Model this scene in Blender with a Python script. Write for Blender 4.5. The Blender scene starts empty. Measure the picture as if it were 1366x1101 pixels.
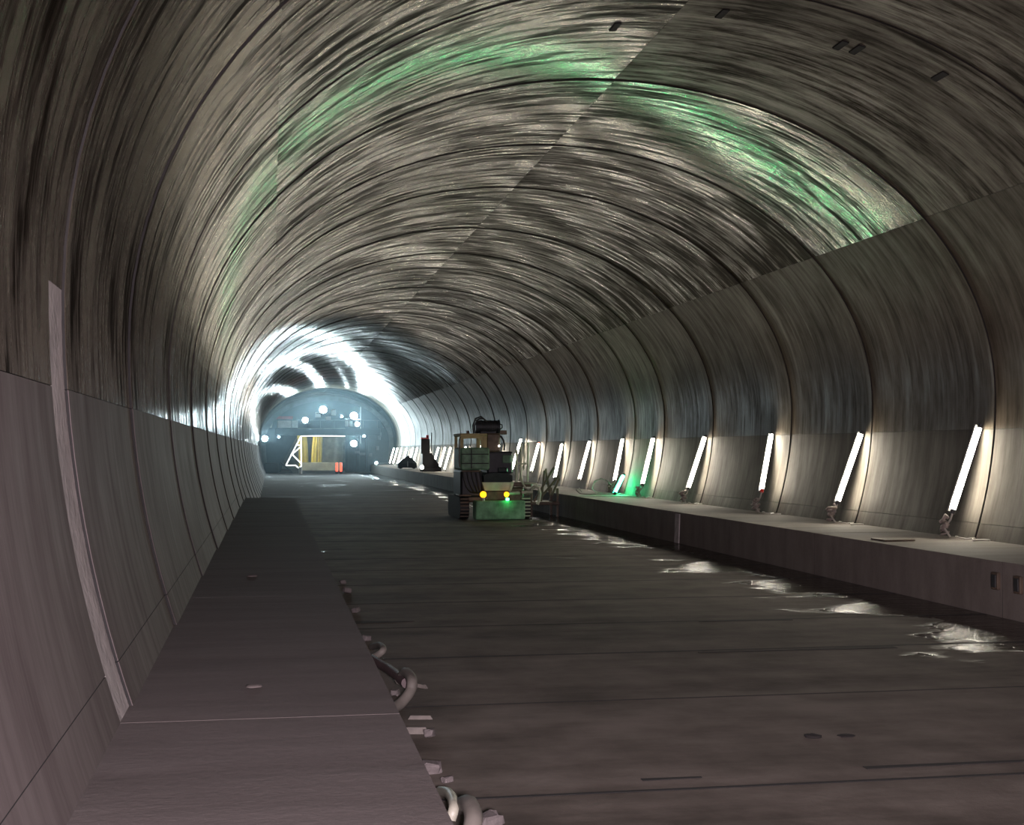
import bpy, math, random
from mathutils import Vector, Matrix

# ------------------------------------------------------------------ camera, world, exposure
sc = bpy.context.scene
col = sc.collection
F, VX, VY, CX, CY = 1800.0, 362.0, 600.0, 683.0, 550.5     # lens in pixels of a 1366 x 1101 frame
TH = math.atan((CX - VX) / F)
PITCH = math.atan((VY - CY) / F)
CT, ST = math.cos(TH), math.sin(TH)
ZC = 2.12                                                   # eye height above the slab
cam_d = bpy.data.cameras.new('camera')
cam_d.sensor_width = 36.0
cam_d.lens = 36.0 * F / 1366.0
cam_d.clip_end = 500
cam = bpy.data.objects.new('camera', cam_d)
col.objects.link(cam)
cam.location = (0, 0, ZC)
cam.rotation_euler = (math.pi / 2 + PITCH, 0, -TH)
sc.camera = cam

w = bpy.data.worlds.new('world')
sc.world = w
w.use_nodes = True
w.node_tree.nodes['Background'].inputs[0].default_value = (0.55, 0.6, 0.6, 1)
w.node_tree.nodes['Background'].inputs[1].default_value = 0.0
sc.view_settings.view_transform = 'Standard'
sc.view_settings.look = 'None'
sc.view_settings.exposure = 0.0
sc.view_settings.gamma = 1.0
sc.view_settings.use_curve_mapping = False
sc.cycles.max_bounces = 4
sc.cycles.diffuse_bounces = 3
sc.cycles.glossy_bounces = 2
sc.cycles.volume_bounces = 0
sc.cycles.adaptive_threshold = 0.02
sc.cycles.sample_clamp_indirect = 4.0

TUBE_POWER, GREEN_POWER, FLOOD_POWER, REAR_POWER = 180.0, 260.0, 1300.0, 3900.0

# ------------------------------------------------------------------ placing helpers
def y_at(px, X):                       # distance along the tunnel of the point at lateral X seen at column px
    fwd = F * X / (CT * (px - VX))
    return (fwd - X * ST) / CT
def W(px, py, fwd):                    # world point at a forward distance
    X = (px - VX) * fwd * CT / F
    return Vector((X, (fwd - X * ST) / CT, ZC - (py - VY) * fwd / F))
def y_floor(py, z=0.0, X=5.0):
    fwd = F * (ZC - z) / (py - VY)
    return (fwd - X * ST) / CT

# ------------------------------------------------------------------ mesh helpers
class MB:
    def __init__(s):
        s.v, s.f, s.uv = [], [], None
        s.sm = set()
    def add(s, vs, fs, smooth=False):
        b = len(s.v)
        s.v += [tuple(v) for v in vs]
        for f in fs:
            if smooth: s.sm.add(len(s.f))
            s.f.append(tuple(b + i for i in f))
        return s
    def box(s, c, d, rot=None, taper=1.0):
        hx, hy, hz = d[0] / 2, d[1] / 2, d[2] / 2
        vs = []
        for z, t in ((-hz, 1), (hz, taper)):
            for x, y in ((-hx, -hy), (hx, -hy), (hx, hy), (-hx, hy)):
                vs.append(Vector((x * t, y * t, z)))
        if rot is not None:
            M = Matrix.Rotation(rot[2], 3, 'Z') @ Matrix.Rotation(rot[1], 3, 'Y') @ Matrix.Rotation(rot[0], 3, 'X')
            vs = [M @ v for v in vs]
        vs = [v + Vector(c) for v in vs]
        return s.add(vs, [(0, 3, 2, 1), (4, 5, 6, 7), (0, 1, 5, 4), (1, 2, 6, 5), (2, 3, 7, 6), (3, 0, 4, 7)])
    def bb(s, c, d, r=0.03, rot=None):     # box with chamfered edges
        hx, hy, hz = d[0] / 2, d[1] / 2, d[2] / 2
        r = min(r, hx * .9, hy * .9, hz * .9)
        def ring(x, y, z):
            q = r if True else 0
            return [Vector((-x + q, -y, z)), Vector((x - q, -y, z)), Vector((x, -y + q, z)), Vector((x, y - q, z)),
                    Vector((x - q, y, z)), Vector((-x + q, y, z)), Vector((-x, y - q, z)), Vector((-x, -y + q, z))]
        vs = ring(hx - r * .6, hy - r * .6, -hz) + ring(hx, hy, -hz + r) + ring(hx, hy, hz - r) + ring(hx - r * .6, hy - r * .6, hz)
        if rot is not None:
            M = Matrix.Rotation(rot[2], 3, 'Z') @ Matrix.Rotation(rot[1], 3, 'Y') @ Matrix.Rotation(rot[0], 3, 'X')
            vs = [M @ v for v in vs]
        vs = [v + Vector(c) for v in vs]
        fs = [tuple(range(7, -1, -1)), tuple(range(24, 32))]
        for k in range(3):
            for i in range(8):
                j = (i + 1) % 8
                fs.append((k * 8 + i, k * 8 + j, k * 8 + 8 + j, k * 8 + 8 + i))
        return s.add(vs, fs)
    def cyl(s, a, b, r, r2=None, n=12, cap=True):
        a, b = Vector(a), Vector(b)
        r2 = r if r2 is None else r2
        d = (b - a).normalized()
        u = d.orthogonal().normalized()
        t = d.cross(u)
        vs = []
        for p, q in ((a, r), (b, r2)):
            for i in range(n):
                g = 2 * math.pi * i / n
                vs.append(p + u * (q * math.cos(g)) + t * (q * math.sin(g)))
        s.add(vs, [(i, (i + 1) % n, n + (i + 1) % n, n + i) for i in range(n)], True)
        if cap:
            s.add(vs, [tuple(range(n - 1, -1, -1)), tuple(range(n, 2 * n))])
        return s
    def tube(s, pts, r, n=8, taper=None):
        pts = [Vector(p) for p in pts]
        vs = []
        up = None
        for i, p in enumerate(pts):
            d = (pts[min(i + 1, len(pts) - 1)] - pts[max(i - 1, 0)]).normalized()
            if up is None: up = d.orthogonal().normalized()
            up = (up - d * up.dot(d)).normalized()
            t = d.cross(up)
            q = r if taper is None else r * taper[i]
            for k in range(n):
                g = 2 * math.pi * k / n
                vs.append(p + up * (q * math.cos(g)) + t * (q * math.sin(g)))
        fs = []
        for i in range(len(pts) - 1):
            for k in range(n):
                fs.append((i * n + k, i * n + (k + 1) % n, i * n + n + (k + 1) % n, i * n + n + k))
        s.add(vs, fs, True)
        m = (len(pts) - 1) * n
        return s.add(vs, [tuple(range(n - 1, -1, -1)), tuple(range(m, m + n))])
    def sphere(s, c, r, n=14, m=8, sq=(1, 1, 1)):
        c = Vector(c)
        vs = [c + Vector((0, 0, -r * sq[2]))]
        for j in range(1, m):
            p = -math.pi / 2 + math.pi * j / m
            for i in range(n):
                g = 2 * math.pi * i / n
                vs.append(c + Vector((r * sq[0] * math.cos(p) * math.cos(g), r * sq[1] * math.cos(p) * math.sin(g), r * sq[2] * math.sin(p))))
        vs.append(c + Vector((0, 0, r * sq[2])))
        L = len(vs) - 1
        fs = [(0, 1 + (i + 1) % n, 1 + i) for i in range(n)]
        for j in range(m - 2):
            for i in range(n):
                fs.append((1 + j * n + i, 1 + j * n + (i + 1) % n, 1 + j * n + n + (i + 1) % n, 1 + j * n + n + i))
        fs += [(L, L - n + i, L - n + (i + 1) % n) for i in range(n)]
        return s.add(vs, fs, True)
    def prism(s, poly, y0, y1):            # outline in x,z pushed along y
        n = len(poly)
        vs = [(x, y0, z) for x, z in poly] + [(x, y1, z) for x, z in poly]
        fs = [tuple(range(n)), tuple(range(2 * n - 1, n - 1, -1))]
        for i in range(n):
            j = (i + 1) % n
            fs.append((j, i, n + i, n + j))
        return s.add(vs, fs)
    def band(s, outer, inner, y0, y1):     # an open strip between two polylines in x,z, with thickness along y
        n = len(outer)
        vs = [(x, y0, z) for x, z in outer] + [(x, y0, z) for x, z in inner] + [(x, y1, z) for x, z in outer] + [(x, y1, z) for x, z in inner]
        fs = []
        for i in range(n - 1):
            j = i + 1
            fs += [(i, j, n + j, n + i), (2 * n + j, 2 * n + i, 3 * n + i, 3 * n + j), (j, i, 2 * n + i, 2 * n + j), (n + i, n + j, 3 * n + j, 3 * n + i)]
        fs += [(0, n, 3 * n, 2 * n), (n - 1, 3 * n - 1, 4 * n - 1, 2 * n - 1)]
        return s.add(vs, fs)
    def build(s, name, mat, parent=None, loc=None):
        me = bpy.data.meshes.new(name)
        me.from_pydata(s.v, [], s.f)
        if s.sm:
            flags = [i in s.sm for i in range(len(s.f))]
            me.polygons.foreach_set('use_smooth', flags)
        if s.uv is not None:
            L = me.uv_layers.new(name='UVMap')
            vi = [0] * len(me.loops)
            me.loops.foreach_get('vertex_index', vi)
            flat = []
            for i in vi: flat += list(s.uv[i])
            L.data.foreach_set('uv', flat)
        me.materials.append(mat)
        me.update()
        o = bpy.data.objects.new(name, me)
        col.objects.link(o)
        if parent is not None: o.parent = parent
        if loc is not None: o.location = loc
        return o

def tag(o, label=None, cat=None, group=None, kind=None):
    if label: o['label'] = label
    if cat: o['category'] = cat
    if group: o['group'] = group
    if kind: o['kind'] = kind
    return o
def empty(name, loc=(0, 0, 0), rz=0.0):
    o = bpy.data.objects.new(name, None)
    o.empty_display_size = 0.2
    o.location = loc
    o.rotation_euler = (0, 0, rz)
    col.objects.link(o)
    return o
def instance(src, parent, loc, rot=None, name=None):
    o = src.copy()
    col.objects.link(o)
    o.parent = parent
    o.location = loc
    if rot: o.rotation_euler = rot
    return o

# ------------------------------------------------------------------ materials
def new_mat(name):
    m = bpy.data.materials.new(name)
    m.use_nodes = True
    nt = m.node_tree
    return m, nt, nt.nodes, nt.links, nt.nodes['Principled BSDF']
def node(nt, kind, **kw):
    n = nt.nodes.new(kind)
    for k, v in kw.items():
        if k.startswith('i_'): n.inputs[int(k[2:])].default_value = v
        else: setattr(n, k, v)
    return n
def ramp(nt, pts, interp='LINEAR'):
    n = nt.nodes.new('ShaderNodeValToRGB')
    n.color_ramp.interpolation = interp
    e = n.color_ramp.elements
    while len(e) < len(pts): e.new(0.5)
    for q, (p, c) in zip(e, pts):
        q.position = p
        q.color = (c, c, c, 1) if isinstance(c, (int, float)) else (*c, 1)
    return n
def mapping(nt, src, scale):
    m = nt.nodes.new('ShaderNodeMapping')
    m.inputs['Scale'].default_value = scale
    nt.links.new(src, m.inputs['Vector'])
    return m.outputs[0]
def noise(nt, vec, scale=1.0, detail=4.0, rough=0.55, lac=2.0):
    n = nt.nodes.new('ShaderNodeTexNoise')
    n.inputs['Scale'].default_value = scale
    n.inputs['Detail'].default_value = detail
    n.inputs['Roughness'].default_value = rough
    n.inputs['Lacunarity'].default_value = lac
    nt.links.new(vec, n.inputs['Vector'])
    return n.outputs['Fac']
def math_n(nt, op, a, b=None, c=None):
    n = nt.nodes.new('ShaderNodeMath')
    n.operation = op
    for i, q in enumerate((a, b, c)):
        if q is None: continue
        if isinstance(q, (int, float)): n.inputs[i].default_value = q
        else: nt.links.new(q, n.inputs[i])
    return n.outputs[0]
def mix_c(nt, fac, a, b, mode='MIX'):
    n = nt.nodes.new('ShaderNodeMix')
    n.data_type = 'RGBA'
    n.blend_type = mode
    for s, q in ((n.inputs[0], fac), (n.inputs[6], a), (n.inputs[7], b)):
        if isinstance(q, (int, float)): s.default_value = q
        elif isinstance(q, tuple): s.default_value = (*q, 1)
        else: nt.links.new(q, s)
    return n.outputs[2]

def plain(name, c, rough=0.6, metal=0.0, var=0.25, scale=6.0, bump=0.0):
    m, nt, N, L, b = new_mat(name)
    tc = node(nt, 'ShaderNodeTexCoord')
    f = noise(nt, tc.outputs['Object'], scale, 5)
    r = ramp(nt, [(0.3, tuple(x * (1 - var) for x in c)), (0.7, tuple(min(1, x * (1 + var)) for x in c))])
    L.new(f, r.inputs[0])
    L.new(r.outputs[0], b.inputs['Base Color'])
    b.inputs['Roughness'].default_value = rough
    b.inputs['Metallic'].default_value = metal
    if bump:
        bn = node(nt, 'ShaderNodeBump')
        bn.inputs['Strength'].default_value = bump
        bn.inputs['Distance'].default_value = 0.02
        L.new(noise(nt, tc.outputs['Object'], scale * 4, 6), bn.inputs['Height'])
        L.new(bn.outputs[0], b.inputs['Normal'])
    return m
def glow(name, c, strength):
    m, nt, N, L, b = new_mat(name)
    b.inputs['Base Color'].default_value = (*c, 1)
    b.inputs['Emission Color'].default_value = (*c, 1)
    b.inputs['Emission Strength'].default_value = strength
    m.cycles.emission_sampling = 'FRONT' if hasattr(m.cycles, 'emission_sampling') else 'AUTO'
    return m

def lining_mat(name, kind):
    """formwork-faced concrete: wiped streaks run round the tunnel (uv: u = metres round, v = metres along)"""
    m, nt, N, L, b = new_mat(name)
    uv = node(nt, 'ShaderNodeUVMap', uv_map='UVMap').outputs[0]
    fine = noise(nt, mapping(nt, uv, (0.9, 4.4, 1)), 1.0, 7, 0.66)
    wide = noise(nt, mapping(nt, uv, (0.45, 1.2, 1)), 1.0, 4, 0.55)
    blot = noise(nt, mapping(nt, uv, (0.75, 0.9, 1)), 1.0, 5, 0.6)
    comb = noise(nt, mapping(nt, uv, (0.16, 4.6, 1)), 1.0, 6, 0.66)
    sm = math_n(nt, 'ADD', math_n(nt, 'MULTIPLY', fine, 0.40), math_n(nt, 'ADD', math_n(nt, 'MULTIPLY', wide, 0.15), math_n(nt, 'MULTIPLY', blot, 0.15)))
    comb2 = noise(nt, mapping(nt, uv, (0.30, 9.0, 1)), 1.0, 5, 0.7)
    sm = math_n(nt, 'ADD', sm, math_n(nt, 'MULTIPLY', comb2, 0.30))
    gl = sm
    if kind == 'crown_mid':                       # less and less wiped towards the haunch
        su = node(nt, 'ShaderNodeSeparateXYZ')
        L.new(uv, su.inputs[0])
        gr = node(nt, 'ShaderNodeMapRange', interpolation_type='SMOOTHSTEP')
        gr.inputs['From Min'].default_value = 6.6
        gr.inputs['From Max'].default_value = 10.5
        gr.inputs['To Min'].default_value = -0.05
        gr.inputs['To Max'].default_value = 0.0
        L.new(su.outputs[0], gr.inputs[0])
        gl = math_n(nt, 'ADD', sm, gr.outputs[0])
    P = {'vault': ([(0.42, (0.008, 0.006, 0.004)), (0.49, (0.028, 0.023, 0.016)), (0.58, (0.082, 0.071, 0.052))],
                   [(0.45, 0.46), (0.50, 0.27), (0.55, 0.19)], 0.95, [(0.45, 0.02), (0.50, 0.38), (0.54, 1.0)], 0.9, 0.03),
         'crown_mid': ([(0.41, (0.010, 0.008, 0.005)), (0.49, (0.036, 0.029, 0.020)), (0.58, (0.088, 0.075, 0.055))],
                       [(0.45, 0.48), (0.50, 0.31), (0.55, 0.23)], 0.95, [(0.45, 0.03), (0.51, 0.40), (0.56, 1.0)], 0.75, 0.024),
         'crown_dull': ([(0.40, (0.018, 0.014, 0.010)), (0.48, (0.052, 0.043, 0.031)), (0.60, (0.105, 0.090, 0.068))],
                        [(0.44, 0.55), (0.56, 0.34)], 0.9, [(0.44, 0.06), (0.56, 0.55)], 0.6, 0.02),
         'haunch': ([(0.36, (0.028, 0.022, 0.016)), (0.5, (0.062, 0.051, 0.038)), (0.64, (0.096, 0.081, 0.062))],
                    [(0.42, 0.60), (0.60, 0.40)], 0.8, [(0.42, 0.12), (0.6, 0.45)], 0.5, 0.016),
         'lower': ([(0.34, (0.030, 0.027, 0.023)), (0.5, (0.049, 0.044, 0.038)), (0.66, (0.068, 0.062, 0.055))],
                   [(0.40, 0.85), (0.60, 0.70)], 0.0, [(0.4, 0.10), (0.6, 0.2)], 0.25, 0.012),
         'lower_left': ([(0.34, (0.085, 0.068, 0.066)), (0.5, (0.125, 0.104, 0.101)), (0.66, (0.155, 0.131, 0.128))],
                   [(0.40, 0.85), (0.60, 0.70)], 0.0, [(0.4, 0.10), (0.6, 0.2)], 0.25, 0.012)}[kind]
    base, rr = ramp(nt, P[0]), ramp(nt, P[1])
    L.new(sm, base.inputs[0])
    L.new(base.outputs[0], b.inputs['Base Color'])
    L.new(gl, rr.inputs[0])                       # wiped skin: polished in streaks, dull between them
    L.new(rr.outputs[0], b.inputs['Roughness'])
    b.inputs['Anisotropic'].default_value = P[2]
    tg = node(nt, 'ShaderNodeCombineXYZ')
    tg.inputs[1].default_value = 1.0
    L.new(tg.outputs[0], b.inputs['Tangent'])
    b.inputs['IOR'].default_value = 1.75 if kind == 'vault' else 1.5
    b.inputs['Specular Tint'].default_value = (1.0, 0.90, 0.74, 1)
    sl = ramp(nt, P[3])
    L.new(gl, sl.inputs[0])
    L.new(sl.outputs[0], b.inputs['Specular IOR Level'])
    bp = node(nt, 'ShaderNodeBump')
    bp.inputs['Strength'].default_value = P[4]
    bp.inputs['Distance'].default_value = P[5]
    h = math_n(nt, 'ADD', math_n(nt, 'MULTIPLY', comb, 1.0), math_n(nt, 'ADD', math_n(nt, 'MULTIPLY', fine, 0.06), math_n(nt, 'MULTIPLY', wide, 0.2)))
    L.new(h, bp.inputs['Height'])
    L.new(bp.outputs[0], b.inputs['Normal'])
    return m

M = {}
M['vault'] = lining_mat('vault_concrete', 'vault')
M['haunch'] = lining_mat('haunch_concrete', 'haunch')
M['lower'] = lining_mat('lower_concrete', 'lower')
M['crown_dull'] = lining_mat('dull_crown_concrete', 'crown_dull')
M['crown_mid'] = lining_mat('right_crown_concrete', 'crown_mid')
M['lower_left'] = lining_mat('mauve_lower_concrete', 'lower_left')
M['mortar'] = plain('pale_mortar', (0.40, 0.365, 0.345), 0.9, 0, 0.25, 5, 0.6)
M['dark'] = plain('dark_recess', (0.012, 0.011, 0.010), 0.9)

def floor_mat():
    m, nt, N, L, b = new_mat('slab_concrete')
    geo = node(nt, 'ShaderNodeNewGeometry')
    pos = geo.outputs['Position']
    sp = node(nt, 'ShaderNodeSeparateXYZ')
    L.new(pos, sp.inputs[0])
    a = noise(nt, mapping(nt, pos, (0.10, 0.75, 1)), 1.0, 6, 0.62)      # smears across the tunnel from the screed
    g = noise(nt, mapping(nt, pos, (1, 1, 1)), 1.3, 6, 0.6)
    fine = noise(nt, mapping(nt, pos, (14, 14, 14)), 1.0, 4, 0.6)
    f = math_n(nt, 'ADD', math_n(nt, 'MULTIPLY', a, 0.55), math_n(nt, 'MULTIPLY', g, 0.45))
    base = ramp(nt, [(0.38, (0.050, 0.040, 0.031)), (0.5, (0.120, 0.101, 0.083)), (0.62, (0.190, 0.165, 0.139))])
    L.new(f, base.inputs[0])
    # standing water along the right hand gutter
    wn = noise(nt, mapping(nt, pos, (0.42, 0.55, 1)), 1.0, 5, 0.55)
    edge = node(nt, 'ShaderNodeMapRange')
    edge.inputs['From Min'].default_value = 6.2
    edge.inputs['From Max'].default_value = 9.0
    edge.inputs['To Min'].default_value = -0.12
    edge.inputs['To Max'].default_value = 0.30
    L.new(sp.outputs[0], edge.inputs[0])
    wet = ramp(nt, [(0.56, 0.0), (0.62, 1.0)])
    L.new(math_n(nt, 'ADD', wn, edge.outputs[0]), wet.inputs[0])
    far = node(nt, 'ShaderNodeMapRange')                              # wetter slab further in
    far.inputs['From Min'].default_value = 45
    far.inputs['From Max'].default_value = 75
    far.inputs['To Max'].default_value = 0.55
    L.new(sp.outputs[1], far.inputs[0])
    wp = ramp(nt, [(0.60, 0.0), (0.63, 1.0)])
    L.new(noise(nt, mapping(nt, pos, (0.25, 0.4, 1)), 1.0, 3), wp.inputs[0])
    wetf = math_n(nt, 'MAXIMUM', wet.outputs[0], math_n(nt, 'MULTIPLY', wp.outputs[0], far.outputs[0]))
    mud = mix_c(nt, math_n(nt, 'MULTIPLY', far.outputs[0], 1.6), base.outputs[0], (0.020, 0.017, 0.013))   # muddy slab further in
    c = mix_c(nt, math_n(nt, 'MULTIPLY', wetf, 0.85), mud, (0.028, 0.022, 0.016))
    L.new(c, b.inputs['Base Color'])
    ro = node(nt, 'ShaderNodeMapRange')
    b.inputs['Specular IOR Level'].default_value = 0.3
    ro.inputs['To Min'].default_value = 0.85
    ro.inputs['To Max'].default_value = 0.14
    L.new(wetf, ro.inputs[0])
    L.new(ro.outputs[0], b.inputs['Roughness'])
    bp = node(nt, 'ShaderNodeBump')
    bp.inputs['Distance'].default_value = 0.006
    bp.inputs['Strength'].default_value = 0.8
    hh = math_n(nt, 'ADD', math_n(nt, 'MULTIPLY', fine, math_n(nt, 'SUBTRACT', 1.0, math_n(nt, 'MULTIPLY', wetf, 0.7))), math_n(nt, 'MULTIPLY', a, 3.0))
    rip = noise(nt, mapping(nt, pos, (1.3, 5.5, 1)), 1.0, 4, 0.7)
    hh = math_n(nt, 'ADD', hh, math_n(nt, 'MULTIPLY', math_n(nt, 'MULTIPLY', rip, wetf), 14.0))
    L.new(hh, bp.inputs['Height'])
    L.new(bp.outputs[0], b.inputs['Normal'])
    return m
M['floor'] = floor_mat()
def kerb_mat(name, c0, c1):
    m, nt, N, L, b = new_mat(name)
    pos = node(nt, 'ShaderNodeNewGeometry').outputs['Position']
    a = noise(nt, mapping(nt, pos, (0.5, 2.4, 0.8)), 1.0, 6, 0.6)
    g = noise(nt, mapping(nt, pos, (22, 22, 22)), 1.0, 4, 0.6)
    r = ramp(nt, [(0.3, c0), (0.7, c1)])
    L.new(math_n(nt, 'ADD', math_n(nt, 'MULTIPLY', a, 0.8), math_n(nt, 'MULTIPLY', g, 0.2)), r.inputs[0])
    L.new(r.outputs[0], b.inputs['Base Color'])
    b.inputs['Roughness'].default_value = 0.85
    b.inputs['Specular IOR Level'].default_value = 0.25
    bp = node(nt, 'ShaderNodeBump')
    bp.inputs['Distance'].default_value = 0.006
    bp.inputs['Strength'].default_value = 0.7
    L.new(math_n(nt, 'ADD', math_n(nt, 'MULTIPLY', a, 2.0), g), bp.inputs['Height'])
    L.new(bp.outputs[0], b.inputs['Normal'])
    return m
M['kerb'] = kerb_mat('kerb_concrete', (0.085, 0.072, 0.066), (0.135, 0.118, 0.110))
M['kerb_pale'] = kerb_mat('kerb_concrete_pale', (0.12, 0.103, 0.087), (0.20, 0.176, 0.152))  # right walkway concrete, paler than the left

# ------------------------------------------------------------------ tunnel profile
XC, HA, HB, ZS, RL = 5.12, 6.25, 4.75, 3.0, 7.15
ZW, ZB = 0.70, 2.45                     # walkway top, top of the dull lower lining
def half(z):
    return HA - (RL - math.sqrt(RL * RL - (ZS - z) ** 2))
def prof_low(z0, z1, n, side):          # side -1 left, +1 right; bottom to top
    return [(XC + side * half(z0 + (z1 - z0) * i / n), z0 + (z1 - z0) * i / n) for i in range(n + 1)]
def prof_arc(t0, t1, n):
    return [(XC + HA * math.cos(t0 + (t1 - t0) * i / n), ZS + HB * math.sin(t0 + (t1 - t0) * i / n)) for i in range(n + 1)]
D = math.radians
VAULT = {'right_haunch': prof_low(ZB, ZS, 3, 1) + prof_arc(0, D(36), 12)[1:],
         'right_crown': prof_arc(D(36), D(90), 16),
         'left_crown': prof_arc(D(90), D(144), 16),
         'left_haunch': prof_arc(D(144), D(180), 12)[:-1] + prof_low(ZS, ZB, 3, -1)}
U0 = {'right_haunch': 2.0, 'right_crown': 7.0, 'left_crown': 13.5, 'left_haunch': 20.0}
def panel(pts, ya, yb, u0, off, seam, name, mat, parent, ny=4, th=0.10):
    """one cast panel: curved face with chamfered rim and returns, u along the arc, v along the tunnel"""
    n = len(pts)
    nrm = []
    for i in range(n):
        a, b = pts[max(i - 1, 0)], pts[min(i + 1, n - 1)]
        d = Vector((b[0] - a[0], b[1] - a[1])).normalized()
        q = Vector((d[1], -d[0]))
        c = Vector((XC - pts[i][0], ZS - pts[i][1]))
        if q.dot(c) < 0: q = -q
        nrm.append(q)
    arc = [0.0]
    for i in range(1, n):
        arc.append(arc[-1] + math.hypot(pts[i][0] - pts[i - 1][0], pts[i][1] - pts[i - 1][1]))
    g, ch = 0.005, 0.004
    ys = [ya + g, ya + g + ch] + [ya + (yb - ya) * k / ny for k in range(1, ny)] + [yb - g - ch, yb - g]
    mb = MB()
    vs, uvs = [], []
    # seam chamfer: the first and last arc points are pulled in a little
    s0 = seam / max(arc[1], 1e-3)
    P = list(pts)
    P[0] = tuple(pts[0][k] + (pts[1][k] - pts[0][k]) * s0 for k in (0, 1))
    s1 = seam / max(arc[-1] - arc[-2], 1e-3)
    P[-1] = tuple(pts[-1][k] + (pts[-2][k] - pts[-1][k]) * s1 for k in (0, 1))
    rows = [(-1, th)] + [(i, 0) for i in range(n)] + [(n, th)]
    for jy in [-1] + list(range(len(ys))) + [len(ys)]:
        y = ys[min(max(jy, 0), len(ys) - 1)]
        dy = th if jy in (-1, len(ys)) else (ch if jy in (0, len(ys) - 1) else 0.0)
        for (i, dd) in rows:
            k = min(max(i, 0), n - 1)
            e = max(dy, dd)
            t = off(y) - e
            vs.append((P[k][0] + nrm[k][0] * t, y, P[k][1] + nrm[k][1] * t))
            uvs.append((u0 + arc[k], y))
    R = len(rows)
    fs = []
    for j in range(len(ys) + 1):
        for i in range(R - 1):
            fs.append((j * R + i, (j + 1) * R + i, (j + 1) * R + i + 1, j * R + i + 1))
    # orientation towards the tunnel axis
    a, b, c = (Vector(vs[fs[len(fs) // 2][k]]) for k in (0, 1, 2))
    if (b - a).cross(c - a).dot(Vector((XC, a.y, ZS)) - a) < 0:
        fs = [tuple(reversed(f)) for f in fs]
    # the face itself is smooth and keeps its own vertices, the rim stays crisp
    keep, new = {}, []
    nv, nu = list(vs), list(uvs)
    for q, f in enumerate(fs):
        j, i = q // (R - 1), q % (R - 1)
        if 2 <= j <= len(ys) - 2 and 0 < i < R - 2:
            g2 = []
            for v in f:
                if v not in keep:
                    keep[v] = len(nv)
                    nv.append(vs[v])
                    nu.append(uvs[v])
                g2.append(keep[v])
            mb.sm.add(q)
            new.append(tuple(g2))
        else:
            new.append(f)
    mb.v, mb.f, uvs = [tuple(v) for v in nv], new, nu
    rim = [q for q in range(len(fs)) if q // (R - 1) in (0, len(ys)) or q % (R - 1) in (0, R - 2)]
    mb.uv = uvs
    o = mb.build(name, mat, parent)
    o.data.materials.append(M['dark'])            # dark cast edges: shade of the joints put into the colour
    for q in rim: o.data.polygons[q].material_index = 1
    return o

# strip lights: foot and head columns and rows in the photograph frame
TUBES = [(1270, 683, 1308, 568), (1117, 671, 1150, 577), (1016, 655, 1030, 578), (918, 652, 941, 582), (857, 647, 872, 584),
         (820, 642, 831, 585), (773, 640, 787, 588), (740, 638, 750, 592), (709, 629, 719, 591), (683, 627, 692, 593),
         (655, 629, 664, 596), (630, 629, 637, 594), (612, 628, 620, 598), (592.8, 635, 603, 605), (585.6, 634, 592, 606),
         (577, 630, 584, 605), (563, 630, 571, 605), (550, 630, 556, 607), (544.5, 626, 549, 604), (536.5, 627, 542.5, 604),
         (530, 627, 536, 604), (524.5, 624, 532, 601), (520, 625, 525, 605)]
random.seed(7)
tube_y = [y_at(t[0], XC + half(1.0) - 0.3) for t in TUBES]
joints = [y - 0.30 for y in tube_y[:9]]
y = joints[-1]
while y < 150:
    y += 4.35
    joints.append(y)
Y6 = y_at(176, -0.74)                    # the mortared joint on the left
back = [joints[0] - 4.3, joints[0] - 8.6, Y6]
while back[-1] > -14: back.append(back[-1] - 4.3)
joints = sorted([b for b in back if b < joints[0]] + joints)
Y_END = joints[-1]

wall_left = tag(empty('wall_left'), 'dull brown lower concrete lining along the left walkway', kind='structure')
wall_right = tag(empty('wall_right'), 'dark lower concrete lining behind the strip lights', kind='structure')
vault = tag(empty('ceiling'), 'streaky polished concrete vault of the tunnel', kind='structure')
Y_LEFT_END = y_floor(664, ZW, 0.3)
for k in range(len(joints) - 1):
    ya, yb = joints[k], joints[k + 1]
    o1 = random.uniform(-0.003, 0.003)
    def off(y, ya=ya, yb=yb, o1=o1):
        t = (y - ya) / (yb - ya)
        return o1 + 0.008 - 0.019 * t                 # each cast tapers a little towards its far end
    for nm, pts in VAULT.items():
        a2, b2 = ya, yb
        if nm == 'left_haunch':
            if abs(ya - Y6) < 1e-3: a2 = ya + 0.23
            if abs(yb - Y6) < 1e-3: b2 = yb - 0.23
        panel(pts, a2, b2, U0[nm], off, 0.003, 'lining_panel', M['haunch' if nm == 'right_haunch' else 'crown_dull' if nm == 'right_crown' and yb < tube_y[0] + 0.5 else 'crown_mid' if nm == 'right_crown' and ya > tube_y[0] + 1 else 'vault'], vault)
    zb = ZW - 0.03
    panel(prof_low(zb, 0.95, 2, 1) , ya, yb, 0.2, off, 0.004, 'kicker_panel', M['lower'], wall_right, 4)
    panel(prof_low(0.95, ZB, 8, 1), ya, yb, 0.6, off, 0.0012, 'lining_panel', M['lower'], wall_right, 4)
    zl = zb if yb < Y_LEFT_END + 3 else -0.05
    a2 = ya + (0.23 if abs(ya - Y6) < 1e-3 else 0)
    b2 = yb - (0.23 if abs(yb - Y6) < 1e-3 else 0)
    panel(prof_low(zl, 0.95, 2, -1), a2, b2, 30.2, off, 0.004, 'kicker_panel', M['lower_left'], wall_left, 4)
    panel(prof_low(0.95, ZB, 8, -1), a2, b2, 30.6, off, 0.0012, 'lining_panel', M['lower_left'], wall_left, 4)
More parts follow.
